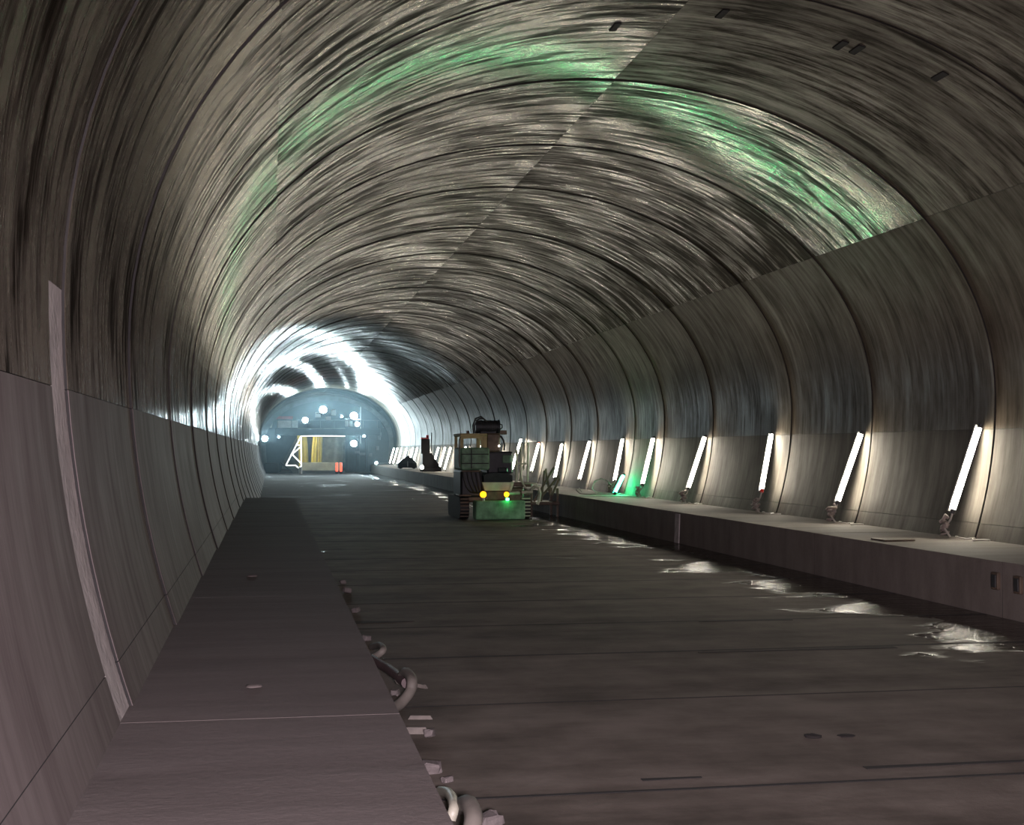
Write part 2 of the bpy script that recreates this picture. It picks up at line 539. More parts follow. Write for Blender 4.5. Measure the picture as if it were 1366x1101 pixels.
# recessed mortar strip in the left wall and the infill above it
flat = lambda y: -0.014
mo = panel(prof_low(ZW - 0.03, 3.15, 14, -1), Y6 - 0.235, Y6 + 0.235, 30, flat, 0.0, 'mortar_strip', M['mortar'], wall_left, 2)
mo['label'] = 'pale rough mortar strip filling the wide joint'
panel(prof_arc(D(144), D(180), 12)[:-1] + prof_low(ZS, 3.0, 1, -1)[:1], Y6 - 0.235, Y6 + 0.235, 20, lambda y: -0.012, 0.0, 'infill_panel', M['vault'], vault, 2)
panel([(XC - half(3.3) , 3.30), (XC - half(3.22), 3.22), (XC - half(3.15), 3.15)], Y6 - 0.235, Y6 + 0.235, 20, lambda y: -0.02, 0.0, 'joint_pocket', M['dark'], wall_left, 2)
# rock and air gap behind the panels, so that no joint is see-through
mb = MB()
back_p = [(x + (x - XC) * 0.03, z + (z - ZS) * 0.03) for x, z in prof_low(-0.3, ZS, 8, 1) + prof_arc(0, math.pi, 40)[1:] + prof_low(ZS, -0.3, 8, -1)[1:]]
vs = [(x, joints[0], z) for x, z in back_p] + [(x, Y_END, z) for x, z in back_p]
n = len(back_p)
mb.add(vs, [(i, i + 1, n + i + 1, n + i) for i in range(n - 1)])
tag(mb.build('trim_1', M['dark']), 'dark backing sheet behind the lining panels', kind='structure')
# end of the drive
mb = MB()
mb.prism([(x, z) for x, z in back_p], Y_END, Y_END + 0.3)
tag(mb.build('wall_end', plain('shotcrete', (0.20, 0.19, 0.15), 0.9, 0, 0.4, 1.5, 0.8)), 'rough tunnel face far behind the formwork', kind='structure')

# ------------------------------------------------------------------ floor slabs and walkways
floor = tag(empty('floor'), 'brown concrete slabs of the tunnel floor', kind='structure')
XL_EDGE, XR_EDGE = 0.685, 9.10
XLW, XRW = XC - half(ZW), XC + half(ZW)
mb = MB()
mb.box((XC, (joints[0] + Y_END) / 2, -0.103), (11.6, Y_END - joints[0], 0.2))
mb.build('sub_base', M['dark'], floor)
slab_lines = [y_floor(1028), y_floor(922), y_floor(865), y_floor(828)]
while slab_lines[0] > -8: slab_lines.insert(0, slab_lines[0] - 2.7)
while slab_lines[-1] < Y_END - 4: slab_lines.append(slab_lines[-1] + 2.55)
for k in range(len(slab_lines) - 1):
    a, b = slab_lines[k] + 0.02, slab_lines[k + 1] - 0.02
    dz = 0.0
    x0 = XL_EDGE + 0.10 if a < Y_LEFT_END else XC - 5.6
    mb = MB().box(((x0 + XR_EDGE - 0.03) / 2, (a + b) / 2, -0.05 + dz), (XR_EDGE - 0.03 - x0, b - a, 0.1))
    mb.build('floor_slab', M['floor'], floor)
    jw = random.uniform(0.025, 0.075)
    MB().box(((x0 + XR_EDGE - 0.03) / 2, slab_lines[k + 1] + random.uniform(-.01, .01), -0.03), (XR_EDGE - 0.03 - x0, jw, 0.0635)).build('joint_seal', M['dark'], floor)
def wedge(x0, x1, py, w0, w1):               # opened, dirt-filled stretch of a joint
    yy = y_floor(py, 0.0, (x0 + x1) / 2)
    MB().add([(x0, yy - w0 / 2, 0.004), (x1, yy - w1 / 2, 0.004), (x1, yy + w1 / 2, 0.004), (x0, yy + w0 / 2, 0.004),
              (x0, yy - w0 / 2, -0.02), (x1, yy - w1 / 2, -0.02), (x1, yy + w1 / 2, -0.02), (x0, yy + w0 / 2, -0.02)],
             [(0, 1, 2, 3), (7, 6, 5, 4), (0, 4, 5, 1), (1, 5, 6, 2), (2, 6, 7, 3), (3, 7, 4, 0)]).build('opened_joint', M['dark'], floor)
wedge(1.0, 1.75, 829, 0.26, 0.02)
wedge(3.9, 5.1, 1017, 0.07, 0.05)
wedge(5.2, 6.4, 827, 0.05, 0.14)
wedge(2.35, 2.75, 1036, 0.06, 0.03)
wedge(4.4, 6.6, 866, 0.03, 0.12)
wr = tag(empty('trim_2'), 'raised concrete walkway along the right wall', kind='structure')
y = y_at(1335, XR_EDGE)
ks = [y]
while ks[0] > -10: ks.insert(0, ks[0] - 6.0)
while ks[-1] < 124: ks.append(ks[-1] + 6.0)
for a, b in zip(ks[:-1], ks[1:]):
    dz = random.uniform(-0.005, 0.005)
    mb = MB().box(((XR_EDGE + XRW + 0.03) / 2, (a + b) / 2, ZW / 2 - 0.05 + dz), (XRW + 0.03 - XR_EDGE, b - a - 0.012, ZW + 0.1))
    mb.build('kerb_block', M['kerb_pale'], wr)
    MB().box(((XR_EDGE + XRW) / 2, b, ZW / 2 - 0.05), (XRW - XR_EDGE - 0.004, 0.014, ZW + 0.096)).build('joint_seal', M['dark'], wr)
wl = tag(empty('trim_3'), 'raised concrete walkway along the left wall', kind='structure')
ks = [Y_LEFT_END]
yj = y_floor(957, ZW, 0.0)
ks = [yj - 12, yj - 6, yj]
while ks[-1] < Y_LEFT_END - 7: ks.append(ks[-1] + 6.0)
ks.append(Y_LEFT_END)
for a, b in zip(ks[:-1], ks[1:]):
    dz = random.uniform(-0.004, 0.004)
    mb = MB().box(((XL_EDGE + XLW - 0.03) / 2, (a + b) / 2, ZW / 2 - 0.05 + dz), (XL_EDGE - XLW + 0.03, b - a - 0.008, ZW + 0.1))
    mb.build('kerb_block', M['kerb'], wl)
    MB().box(((XL_EDGE + XLW) / 2, b, ZW / 2 - 0.05), (XL_EDGE - XLW - 0.004, 0.012, ZW + 0.099)).build('joint_seal', M['dark'], wl)

# ------------------------------------------------------------------ strip lights
M['tube'] = glow('tube_light', (1.0, 0.92, 0.76), TUBE_POWER)
M['green_tube'] = glow('green_tube_light', (0.02, 1.0, 0.34), GREEN_POWER)
M['housing'] = plain('grey_housing', (0.30, 0.30, 0.29), 0.5)
M['red_cap'] = plain('red_cap', (0.7, 0.03, 0.02), 0.4)
M['cap'] = plain('black_cap', (0.03, 0.03, 0.03), 0.5)
ORD = ['first', 'second', 'third', 'fourth', 'fifth', 'sixth', 'seventh', 'eighth', 'ninth', 'tenth', 'eleventh', 'twelfth', 'thirteenth',
       'fourteenth', 'fifteenth', 'sixteenth', 'seventeenth', 'eighteenth', 'nineteenth', 'twentieth', 'twenty-first', 'twenty-second', 'twenty-third']
RED = {2: 'foot', 12: 'foot', 14: 'head', 8: 'head'}
def strip_light(foot, head, label, group, emat, red=None, r=0.028):
    t = tag(empty('strip_light', foot), label, 'strip light', group)
    f, h = Vector((0, 0, 0)), head - foot
    d = h.normalized()
    bk = Vector((0, 1, 0)) - d * d.y
    bk.normalize()
    MB().cyl(f + d * 0.04, h - d * 0.04, r, n=10).build('tube', emat, t)
    hs = MB()
    u = d.cross(bk).normalized()
    a, b = f + bk * (r + 0.03), h + bk * (r + 0.03)
    vs = [p + u * sx * 0.06 + bk * sy * 0.022 for p in (a, b) for sx, sy in ((-1, -1), (1, -1), (1, 1), (-1, 1))]
    hs.add(vs, [(0, 3, 2, 1), (4, 5, 6, 7), (0, 1, 5, 4), (1, 2, 6, 5), (2, 3, 7, 6), (3, 0, 4, 7)])
    hs.build('housing', M['housing'], t)
    for nm, p, s in (('foot', f, -1), ('head', h, 1)):
        c = MB().cyl(p - d * 0.045 * s, p + d * 0.03 * s, r * 1.35, n=10)
        c.build('end_cap', M['red_cap'] if red == nm else M['cap'], t)
    return t
tube_foot = []
for i, (bx, by, tx, ty) in enumerate(TUBES):
    Xb = XC + half(1.0) - 0.33
    yb = y_at(bx, Xb)
    fwd = yb * CT + Xb * ST
    zb = ZC - (by - VY) * fwd / F
    foot = Vector((Xb, yb, zb))
    Xt = XC + half(2.4) - 0.10
    yt = y_at(tx, Xt)
    fwd = yt * CT + Xt * ST
    zt = ZC - (ty - VY) * fwd / F
    head = Vector((Xt, yt, zt))
    if i > 8:                                   # far off: true length, seen from the foot
        foot.z = max(foot.z, 0.86)
        d = Vector((Xt - Xb - 0.12, -0.25, 1.38))
        head = foot + d.normalized() * 1.5
        if foot.z > 1.35: foot.z = 1.25; head.z = foot.z + 1.4
    lab = 'white strip light leaning on the right wall, %s from the right edge of the photo' % ORD[i]
    strip_light(foot, head, lab, 'white strip lights along the right wall', M['tube'], RED.get(i), 0.030 if i != 4 else 0.036)
    tube_foot.append(foot)
# green tube on the walkway
g0 = W(821, 657, 1.0)
Xg = XRW - 0.42
yg = y_at(820, Xg); fw = yg * CT + Xg * ST
gf = Vector((Xg, yg, ZW + 0.05))
gh = Vector((XRW - 0.02, y_at(833, XRW - 0.0), ZW + 0.62))
strip_light(gf, gh, 'short green glowing tube at the foot of the right wall', None, M['green_tube'], None, 0.035)
# ------------------------------------------------------------------ floodlights of the formwork
M['flood'] = glow('flood_light', (0.72, 0.93, 1.0), FLOOD_POWER)
M['black_steel'] = plain('black_steel', (0.025, 0.027, 0.03), 0.45, 0.3)
FW = 124.0
def floodlight(px, py, fwd, r, label, aim=(0, -1, 0.2), emat=None, loc=None, arm=None):
    p = W(px, py, fwd) if loc is None else Vector(loc)
    t = tag(empty('floodlight', p), label, 'floodlight', 'floodlights')
    d = Vector(aim).normalized()
    MB().cyl(d * 0.02, d * 0.06, r, n=16).build('lens', emat or M['flood'], t)
    MB().cyl(d * -0.16, d * 0.045, r * 0.75, r * 1.12, 16).build('housing', M['black_steel'], t)
    if emat is not None and emat.name == 'assumed_rear_lamp':
        MB().bb((0, 0.40, r * 1.05), (r * 5.0, 0.9, 0.03), 0.01).build('added_visor', M['black_steel'], t)  # added plate over the lens, keeps lamp light off the vault
    if loc is None:
        MB().bb((0, -0.42 - r * 0.3, -r * 1.12), (r * 4.2, 0.95, 0.03), 0.01).build('added_visor', M['black_steel'], t)  # added plate under the lens, keeps flood light off the floor
    b = MB()
    b.tube([Vector((-r * 1.25, 0, 0)), Vector((-r * 1.25, 0.0, -r * 1.1)), Vector((0, 0.0, -r * 1.4)), Vector((r * 1.25, 0.0, -r * 1.1)), Vector((r * 1.25, 0, 0))], 0.02, 6)
    b.build('bracket', M['black_steel'], t)
    if arm is None and loc is None: arm = (0, 1.35, 0)
    if arm: MB().tube([Vector((0, 0, -r * 1.4)), Vector((0, 0, -r * 1.4)) + Vector(arm)], 0.03, 6).build('arm', M['black_steel'], t)  # arm added to give the lamp a support
    return t
floodlight(431, 547, FW - 1.2, 0.30, 'large floodlight at the crown of the formwork')
floodlight(407, 561, FW - 1.2, 0.24, 'floodlight below left of the crown lamp on the formwork')
floodlight(472, 555, FW - 1.2, 0.30, 'large floodlight on the upper right of the formwork')
floodlight(476.5, 566, FW - 1.2, 0.18, 'small floodlight just under the upper right lamp of the formwork')
floodlight(472, 592, FW - 1.2, 0.27, 'floodlight beside the formwork opening on its right')
floodlight(353.5, 585.5, FW - 2.5, 0.24, 'floodlight at the far left beside the wall', arm=(-0.35, 0, 0))
# assumed lamp behind the camera, unseen, added to light the foreground pinkish
M['assumed_rear'] = glow('assumed_rear_lamp', (1.0, 0.84, 0.93), REAR_POWER)
floodlight(0, 0, 0, 0.25, 'assumed lamp lighting the foreground, on the left walkway behind the camera', (0.05, 1, -0.55), M['assumed_rear'], (0.05, -2.4, 2.55))
ls = tag(empty('added_lamp_stand', (0.05, -2.4, ZW)), 'added tripod stand of the assumed lamp behind the camera', 'added lamp stand')  # stand added so that the assumed lamp does not float
MB().cyl((0, 0, 0.45), (0, 0, 1.50), 0.022, n=10).build('pole', M['black_steel'], ls)
for k in range(3):
    g = 0.5 + k * 2.094
    MB().tube([(0, 0, 0.75), (0.42 * math.cos(g), 0.42 * math.sin(g), 0.015)], 0.016, 6).build('leg', M['black_steel'], ls)
# ------------------------------------------------------------------ formwork wagon
M['form_steel'] = plain('blue_grey_steel', (0.030, 0.042, 0.052), 0.5, 0.4, 0.4, 1.2)
M['form_rim'] = plain('worn_rim_steel', (0.10, 0.11, 0.115), 0.45, 0.5, 0.4, 2)
M['pale_steel'] = plain('pale_painted_steel', (0.62, 0.64, 0.63), 0.5, 0.1, 0.2, 2)
M['red_paint'] = plain('red_paint', (0.45, 0.05, 0.06), 0.5)
M['yellow_sheet'] = plain('yellow_membrane', (0.72, 0.62, 0.10), 0.45, 0, 0.15, 1.5)
M['grey_panel'] = plain('grey_green_panel', (0.22, 0.23, 0.17), 0.7, 0, 0.3, 1.5)
M['edge_glow'] = glow('lit_edge', (0.95, 1.0, 1.0), 2.2)  # glow imitating light that falls on the truss and top beam
YF = W(437, 600, FW).y
SX, SZ = 1 / 14.74, 1 / 14.52
def fx(px): return (px - 437) * SX
def fz(py): return 2.12 + (600 - py) * SZ
fwg = tag(empty('formwork_wagon', (XC, YF, 0)), 'dark arched steel formwork wagon with lamps filling the far end of the tunnel', 'formwork')
def shell_pts(a, b, zs, n=36, low=0.25):
    low_r = [(a - 0.035 * (zs - z) ** 2 * a / 6, z) for z in [low + (zs - low) * i / 8 for i in range(8)]]
    arc = [(a * math.cos(math.pi * i / n), zs + b * math.sin(math.pi * i / n)) for i in range(n + 1)]
    return low_r + arc + [(-x, z) for x, z in reversed(low_r)]
so, si = shell_pts(6.0, 4.1, 2.9), shell_pts(5.85, 3.95, 2.9)
MB().band(so, si, 0, 9.0).build('shell', M['form_steel'], fwg)
for yy in (-0.12, 4.4):
    MB().band(shell_pts(6.05, 4.15, 2.9), shell_pts(5.62, 3.72, 2.9), yy, yy + 0.14).build('rim_rib', M['form_rim'], fwg)
# upper working deck, its railing and the dark board behind
MB().bb((0.0, 0.7, fz(576.5)), (9.6, 1.9, 0.62), 0.04).build('deck_beam', M['form_steel'], fwg)
MB().prism([(-5.1, fz(571)), (5.2, fz(571)), (5.0, 4.9), (4.2, 5.75), (2.6, 6.5), (0, 6.8), (-2.6, 6.5), (-4.2, 5.75), (-4.9, 4.9)], 1.9, 2.0).build('upper_board', M['form_steel'], fwg)
rail = MB()
rail.tube([(-4.7, -0.2, fz(561)), (4.7, -0.2, fz(561))], 0.03, 6)
rail.build('handrail', M['form_rim'], fwg)
post = MB().cyl((0, 0, 0), (0, 0, 0.72), 0.03, n=6).build('rail_post', M['form_rim'], fwg, (-4.6, -0.2, fz(571)))
for i in range(1, 8): instance(post, fwg, (-4.6 + 1.3 * i, -0.2, fz(571)))
lit = MB().bb((fx(383), 0.9, fz(566)), (1.9, 0.1, 0.72), 0.03).build('cabinet_panel', M['pale_steel'], fwg)
MB().bb((fx(379), 0.75, fz(557.5)), (1.5, 0.3, 0.28), 0.03).build('red_chest', M['red_paint'], fwg)
for px, py, wd, hg in ((424, 553, 0.5, 0.5), (445, 550, 0.45, 0.55), (438, 558, 0.5, 0.35), (466, 563, 0.7, 0.8)):
    MB().bb((fx(px), 1.2, fz(py)), (wd, 0.25, hg), 0.03).build('switch_box', M['pale_steel'], fwg)
# side bulkheads and the portal opening
MB().prism([(fx(349), fz(630)), (fx(374), fz(630)), (fx(379), fz(612)), (fx(396), fz(582)), (fx(396), fz(571)), (fx(352), fz(571)), (fx(349), fz(590))], 0.5, 0.62).build('side_board', M['form_steel'], fwg)
MB().prism([(fx(461), fz(630)), (fx(524), fz(630)), (fx(525), fz(600)), (fx(522), fz(582)), (fx(517), fz(571)), (fx(461), fz(571))], 0.5, 0.62).build('side_board', M['form_steel'], fwg)
for px in (463, 478, 490):
    MB().bb((fx(px), 0.2, 1.75), (0.3, 0.3, 3.3), 0.03).build('portal_column', M['form_steel'], fwg)
MB().bb((fx(481), 0.02, fz(567)), (0.07, 0.07, 3.4), 0.01).build('cable_riser', M['pale_steel'], fwg)
tr = MB()
A = lambda px, py: Vector((fx(px), 0.1, fz(py)))
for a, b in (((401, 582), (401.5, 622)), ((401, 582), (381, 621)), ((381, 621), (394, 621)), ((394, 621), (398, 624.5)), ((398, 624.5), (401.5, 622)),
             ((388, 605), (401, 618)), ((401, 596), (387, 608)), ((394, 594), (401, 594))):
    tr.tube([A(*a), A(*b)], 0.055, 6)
tr.build('truss_frame', M['edge_glow'], fwg)
MB().tube([A(402, 582), A(430, 581.6), A(460, 582)], 0.05, 6).build('lit_edge', M['edge_glow'], fwg)  # glowing line in place of the lit top edge of the opening
for sx in (-1, 1):
    MB().bb((sx * 5.1, 2.2, 0.45), (1.3, 5.0, 0.9), 0.08).build('bogie', M['black_steel'], fwg)
rng = random.Random(3)
for i in range(9):
    zz, xx = rng.uniform(0.7, 4.6), rng.uniform(2.6, 5.0)
    MB().bb((xx, -0.05, zz), (rng.uniform(.1, .5), 0.2, rng.uniform(.1, .4)), 0.02).build('bracket', M['form_rim'], fwg)
# stair at the left of the opening
st = tag(empty('access_stair', (XC + fx(381), YF - 0.8, 0)), 'dark steel stair at the left foot of the formwork opening', 'stair')
for sx in (-0.35, 0.35):
    MB().tube([(-0.5, sx, 1.0), (0.55, sx, 0.05)], 0.06, 6).build('stringer', M['black_steel'], st)
tread = MB().bb((0, 0, 0), (0.28, 0.7, 0.04), 0.01).build('tread', M['black_steel'], st, (-0.4, 0, 0.88))
for i in range(1, 5): instance(tread, st, (-0.4 + 0.22 * i, 0, 0.88 - 0.2 * i))
# things seen through the opening
def sheet(px0, px1, fwd, label, bulge, mat, z1):
    a, b = W(px0, 600, fwd), W(px1, 600, fwd)
    o, i_ = [], []
    mb = MB()
    n, m_ = 8, 8
    vs = []
    for k, th in ((0, 0.0), (1, 0.05)):
        for j in range(m_ + 1):
            z = 0.35 + (z1 - 0.35) * j / m_
            lean = bulge * (j / m_) ** 2
            for i in range(n + 1):
                t = i / n
                x = a.x + (b.x - a.x) * t
                vs.append((x - lean, a.y + th + 0.25 * math.sin(t * math.pi * 2.3) + 0.3 * (j / m_) ** 2, z))
    K = (n + 1) * (m_ + 1)
    fs = []
    for j in range(m_):
        for i in range(n):
            q = j * (n + 1) + i
            fs += [(q, q + 1, q + n + 2, q + n + 1), (K + q, K + q + n + 1, K + q + n + 2, K + q + 1)]
    mb.add(vs, fs, True)
    return tag(mb.build('waterproof_sheet', mat), label, 'sheet')
sheet(399, 412, 140, 'yellow waterproof sheet hanging at the left inside the formwork opening', 0.3, M['yellow_sheet'], 4.2)
sheet(415, 423, 137.5, 'middle yellow waterproof sheet seen through the formwork opening', -0.2, M['yellow_sheet'], 3.6)
sheet(423.5, 430, 141, 'narrow torn yellow waterproof sheet right of the other yellow sheets', -0.1, M['yellow_sheet'], 4.0)
sheet(430, 458, 143, 'grey green sheet at the right inside the formwork opening', -0.2, M['grey_panel'], 4.5)
p = W(428, 625, 136)
tag(MB().bb((0, 0, 0.42), (4.1, 0.4, 0.84), 0.05).build('barrier', M['grey_panel'], None, (p.x, p.y, 0)), 'low grey barrier across the floor behind the formwork opening', 'barrier')
p = W(401, 628, 118)
d = empty('drum', (p.x, p.y, 0.0))
tag(d, 'small white drum standing before the formwork opening', 'drum')
MB().cyl((0, 0, 0), (0, 0, 0.55), 0.16, n=14).build('body', M['pale_steel'], d)
MB().cyl((0, 0, 0.55), (0, 0, 0.59), 0.17, n=14).build('lid', M['pale_steel'], d)
M['red_glow'] = glow('red_lamp', (1.0, 0.10, 0.05), 2.5)
for px, nm in ((449.5, 'left'), (455, 'right')):
    p = W(px, 628, 119)
    b = tag(empty('warning_light', (p.x, p.y, 0)), 'red warning light, the %s one of the pair before the formwork' % nm, 'warning light', 'red warning lights')
    MB().bb((0, 0, 0.1), (0.28, 0.28, 0.2), 0.03).build('base', M['black_steel'], b)
    MB().cyl((0, 0, 0.2), (0, 0, 0.95), 0.10, n=12).build('lamp_tube', M['red_glow'], b)
floodlight(0, 0, 0, 0.25, 'added floodlight inside the formwork lighting the yellow sheets', (-0.1, 1, -0.25), glow('added_inner_flood', (1.0, 0.97, 0.88), 900.0), (XC - 0.2, YF + 7.5, 5.0), (0, 0, 2.2))  # unseen lamp added to brighten the yellow sheets
for px, py, r, nm in ((456, 556, .07, 'small lamp between the two upper lamps of the formwork'), (485.5, 582, .08, 'small lamp right of the formwork column'),
                      (372, 583.5, .07, 'small lamp on the left side of the formwork'), (502, 618, .10, 'small low lamp at the right foot of the formwork')):
    floodlight(px, py, FW - 1.0, r, nm)

# ------------------------------------------------------------------ drilling rig on the slab
M['rig_green'] = plain('dusty_green_paint', (0.10, 0.19, 0.115), 0.55, 0, 0.65, 3.5)
M['rig_pale'] = plain('pale_green_paint', (0.42, 0.47, 0.34), 0.5, 0, 0.25, 3)
M['rig_tan'] = plain('dusty_tan_paint', (0.34, 0.28, 0.13), 0.6, 0, 0.3, 3)
M['rig_brown'] = plain('oily_brown_steel', (0.10, 0.072, 0.05), 0.5, 0.2, 0.4, 5)
M['rubber'] = plain('black_rubber', (0.016, 0.016, 0.017), 0.6)
M['hood'] = plain('black_gloss_hood', (0.012, 0.02, 0.02), 0.22)
M['plate'] = plain('green_counterweight', (0.17, 0.36, 0.20), 0.7, 0, 0.55, 3, 0.3)
M['hose_pale'] = plain('pale_hose', (0.40, 0.39, 0.31), 0.5)
M['amber'] = glow('amber_lamp', (1.0, 0.42, 0.01), 2.6)
M['glass'] = plain('cab_glass', (0.02, 0.03, 0.03), 0.08)
rp = W(668, 694, F * ZC / 94.0)
rig = tag(empty('drilling_rig', (rp.x, rp.y, 0)), 'dusty green tracked drilling rig with amber lamps, seen from behind on the slab', 'drilling rig')
R_ = lambda nm, mb, mat, par=rig: mb.build(nm, mat, par)
R_('counterweight', MB().bb((0, 0.35, 0.30), (1.5, 0.7, 0.56), 0.03), M['plate'])
for sx in (-1.03, 0.86):                                   # tracks
    loop = []
    for i in range(24):
        g = 2 * math.pi * i / 24
        cy = 0.75 if math.cos(g) < 0 else 3.0
        loop.append((cy + 0.34 * math.cos(g), 0.35 + 0.34 * math.sin(g)))
    vs = [(sx - 0.14, y_, z_) for y_, z_ in loop] + [(sx + 0.14, y_, z_) for y_, z_ in loop]
    mb = MB().add(vs, [(i, (i + 1) % 24, 24 + (i + 1) % 24, 24 + i) for i in range(24)] + [tuple(range(23, -1, -1)), tuple(range(24, 48))])
    t = R_('track', mb, M['rubber'])
    for k in range(6):
        MB().bb((sx, 0.43 + 0.02 * abs(k - 2.5), 0.10 + 0.105 * k), (0.27, 0.06, 0.045), 0.01).build('track_pad', M['rig_pale' if sx > 0 else 'rig_brown'], t)
R_('chassis', MB().bb((-0.05, 1.9, 0.75), (1.75, 2.6, 0.45), 0.05), M['rig_brown'])
R_('side_tank', MB().bb((-0.80, 1.4, 1.08), (0.68, 1.7, 0.82), 0.06), M['black_steel'])
R_('grille', MB().bb((-0.04, 0.62, 0.72), (0.92, 0.08, 0.27), 0.02), M['rig_brown'])
R_('tail_board', MB().prism([(-0.44, 0.88), (0.38, 0.88), (0.44, 1.06), (0.46, 1.13), (-0.52, 1.13), (-0.50, 1.06)], 0.28, 1.0), M['rig_pale'])
hd = MB()
hd.prism([(-0.46, 1.13), (0.42, 1.13), (0.42, 1.33), (0.34, 1.39), (-0.1, 1.42), (-0.38, 1.39), (-0.46, 1.33)], 0.34, 1.6)
R_('hood', hd, M['hood'])
R_('engine_box', MB().bb((0.10, 1.35, 1.72), (0.80, 1.3, 0.68), 0.05), M['black_steel'])
R_('vent_panel', MB().bb((0.30, 0.68, 1.83), (0.26, 0.05, 0.24), 0.02), M['rig_green'])
R_('cab_base', MB().bb((-0.69, 1.35, 1.84), (0.90, 1.5, 0.68), 0.05), M['rig_green'])
for dz in (1.70, 1.98): R_('cab_moulding', MB().bb((-0.69, 0.585, dz), (0.84, 0.04, 0.03), 0.01), M['rubber'])
R_('cab_moulding', MB().bb((-0.80, 0.585, 1.84), (0.03, 0.04, 0.6), 0.01), M['rubber'])
for x_, y_ in ((-1.09, 0.68), (-0.38, 0.68), (-1.09, 2.0), (-0.38, 2.0)):
    R_('cab_post', MB().bb((x_, y_, 2.36), (0.09 if x_ < -1 else 0.12, 0.09, 0.40), 0.015), M['rig_tan'])
R_('cab_roof', MB().bb((-0.735, 1.34, 2.565), (0.84, 1.5, 0.09), 0.03), M['rig_tan'])
R_('window_arch', MB().band([(-1.04, 2.50), (-0.9, 2.52), (-0.6, 2.52), (-0.44, 2.52), (-0.42, 2.2)], [(-1.04, 2.44), (-0.9, 2.46), (-0.62, 2.46), (-0.52, 2.42), (-0.49, 2.2)], 0.64, 0.70), M['rig_tan'])
R_('beacon', MB().cyl((-0.86, 1.0, 2.61), (-0.86, 1.0, 2.70), 0.05, n=10), M['rig_brown'])
R_('boom_block', MB().bb((-0.11, 1.1, 2.33), (0.44, 0.8, 0.58), 0.05), M['rig_brown'])
mt = R_('drill_motor', MB().cyl((-0.62, 1.0, 2.82), (0.10, 1.0, 2.82), 0.20, n=16), M['black_steel'])
MB().cyl((-0.64, 1.0, 2.82), (-0.56, 1.0, 2.82), 0.23, n=16).build('flange', M['black_steel'], mt)
MB().cyl((0.06, 1.0, 2.82), (0.12, 1.0, 2.82), 0.225, n=16).build('flange', M['black_steel'], mt)
MB().bb((-0.25, 1.0, 2.62), (0.5, 0.35, 0.14), 0.02).build('motor_foot', M['black_steel'], mt)
for k in range(4):
    MB().cyl((-0.45 + 0.13 * k, 1.0, 2.82), (-0.41 + 0.13 * k, 1.0, 2.82), 0.212, n=16).build('cooling_fin', M['rubber'], mt)
for c0 in (0.0, 0.05):
    R_('motor_hose', MB().tube([(-0.66 - c0, 0.85, 2.62), (-0.68 - c0, 0.82, 2.85), (-0.60 - c0, 0.8, 3.02 + c0), (-0.48, 0.8, 3.08 + c0), (-0.36, 0.82, 3.04), (-0.30, 0.86, 2.98)], 0.025, 7), M['rubber'])
R_('swivel_arm', MB().bb((0.22, 1.0, 2.65), (0.26, 0.2, 0.13), 0.02), M['rig_brown'])
R_('swivel_hose', MB().tube([(0.10, 0.8, 2.9), (0.17, 0.78, 2.88), (0.18, 0.78, 2.80), (0.12, 0.78, 2.74)], 0.02, 6), M['rubber'])
R_('feed_hose', MB().tube([(0.12, 0.75, 2.55), (0.2, 0.7, 2.4), (0.24, 0.7, 2.25), (0.22, 0.72, 2.1)], 0.03, 7), M['rubber'])
R_('work_lamp', MB().sphere((0.06, 0.66, 2.23), 0.035, 8, 6), glow('rig_lamp', (1, 0.95, 0.85), 3.0))
for x_, r_ in ((-0.52, 0.10), (0.19, 0.082)):              # amber lamps
    lp = R_('amber_lamp', MB().sphere((x_, 0.08, 0.77), r_, 14, 10, (1, 0.7, 1)), M['amber'])
    MB().cyl((x_, 0.08, 0.58), (x_, 0.08, 0.68), 0.055, n=10).build('lamp_stem', M['rig_pale'], lp)
R_('assumed_green_lamp', MB().bb((0.19, -0.10, 0.63), (0.09, 0.05, 0.07), 0.015), glow('assumed_green_lamp', (0.05, 1.0, 0.25), 30.0))  # assumed lamp, added to light the counterweight green
for k in range(5):                                         # hoses slung over the tank, step and mudguard
    R_('hydraulic_hose', MB().tube([(-1.08 + 0.13 * k, 0.50, 1.45 - 0.04 * (k % 2)), (-1.05 + 0.13 * k, 0.44, 1.22), (-0.98 + 0.12 * k, 0.42, 0.98 + 0.05 * (k % 3)), (-0.85 + 0.10 * k, 0.46, 0.84), (-0.70 + 0.08 * k, 0.56, 0.80)], 0.026, 7), M['rubber'])
R_('step', MB().bb((-0.85, 0.42, 1.47), (0.56, 0.22, 0.04), 0.01), M['rig_brown'])
R_('mudguard', MB().bb((-1.03, 0.75, 0.735), (0.36, 0.8, 0.05), 0.015), M['rig_brown'])
R_('mudguard', MB().bb((0.86, 0.95, 0.735), (0.34, 0.5, 0.05), 0.015), M['rig_brown'])
R_('tool_box', MB().bb((0.16, 0.62, 1.50), (0.30, 0.16, 0.14), 0.02), M['hood'])
R_('grab_rail', MB().tube([(-1.16, 0.56, 1.6), (-1.19, 0.50, 1.7), (-1.19, 0.50, 2.4), (-1.16, 0.56, 2.5)], 0.018, 6), M['rig_brown'])
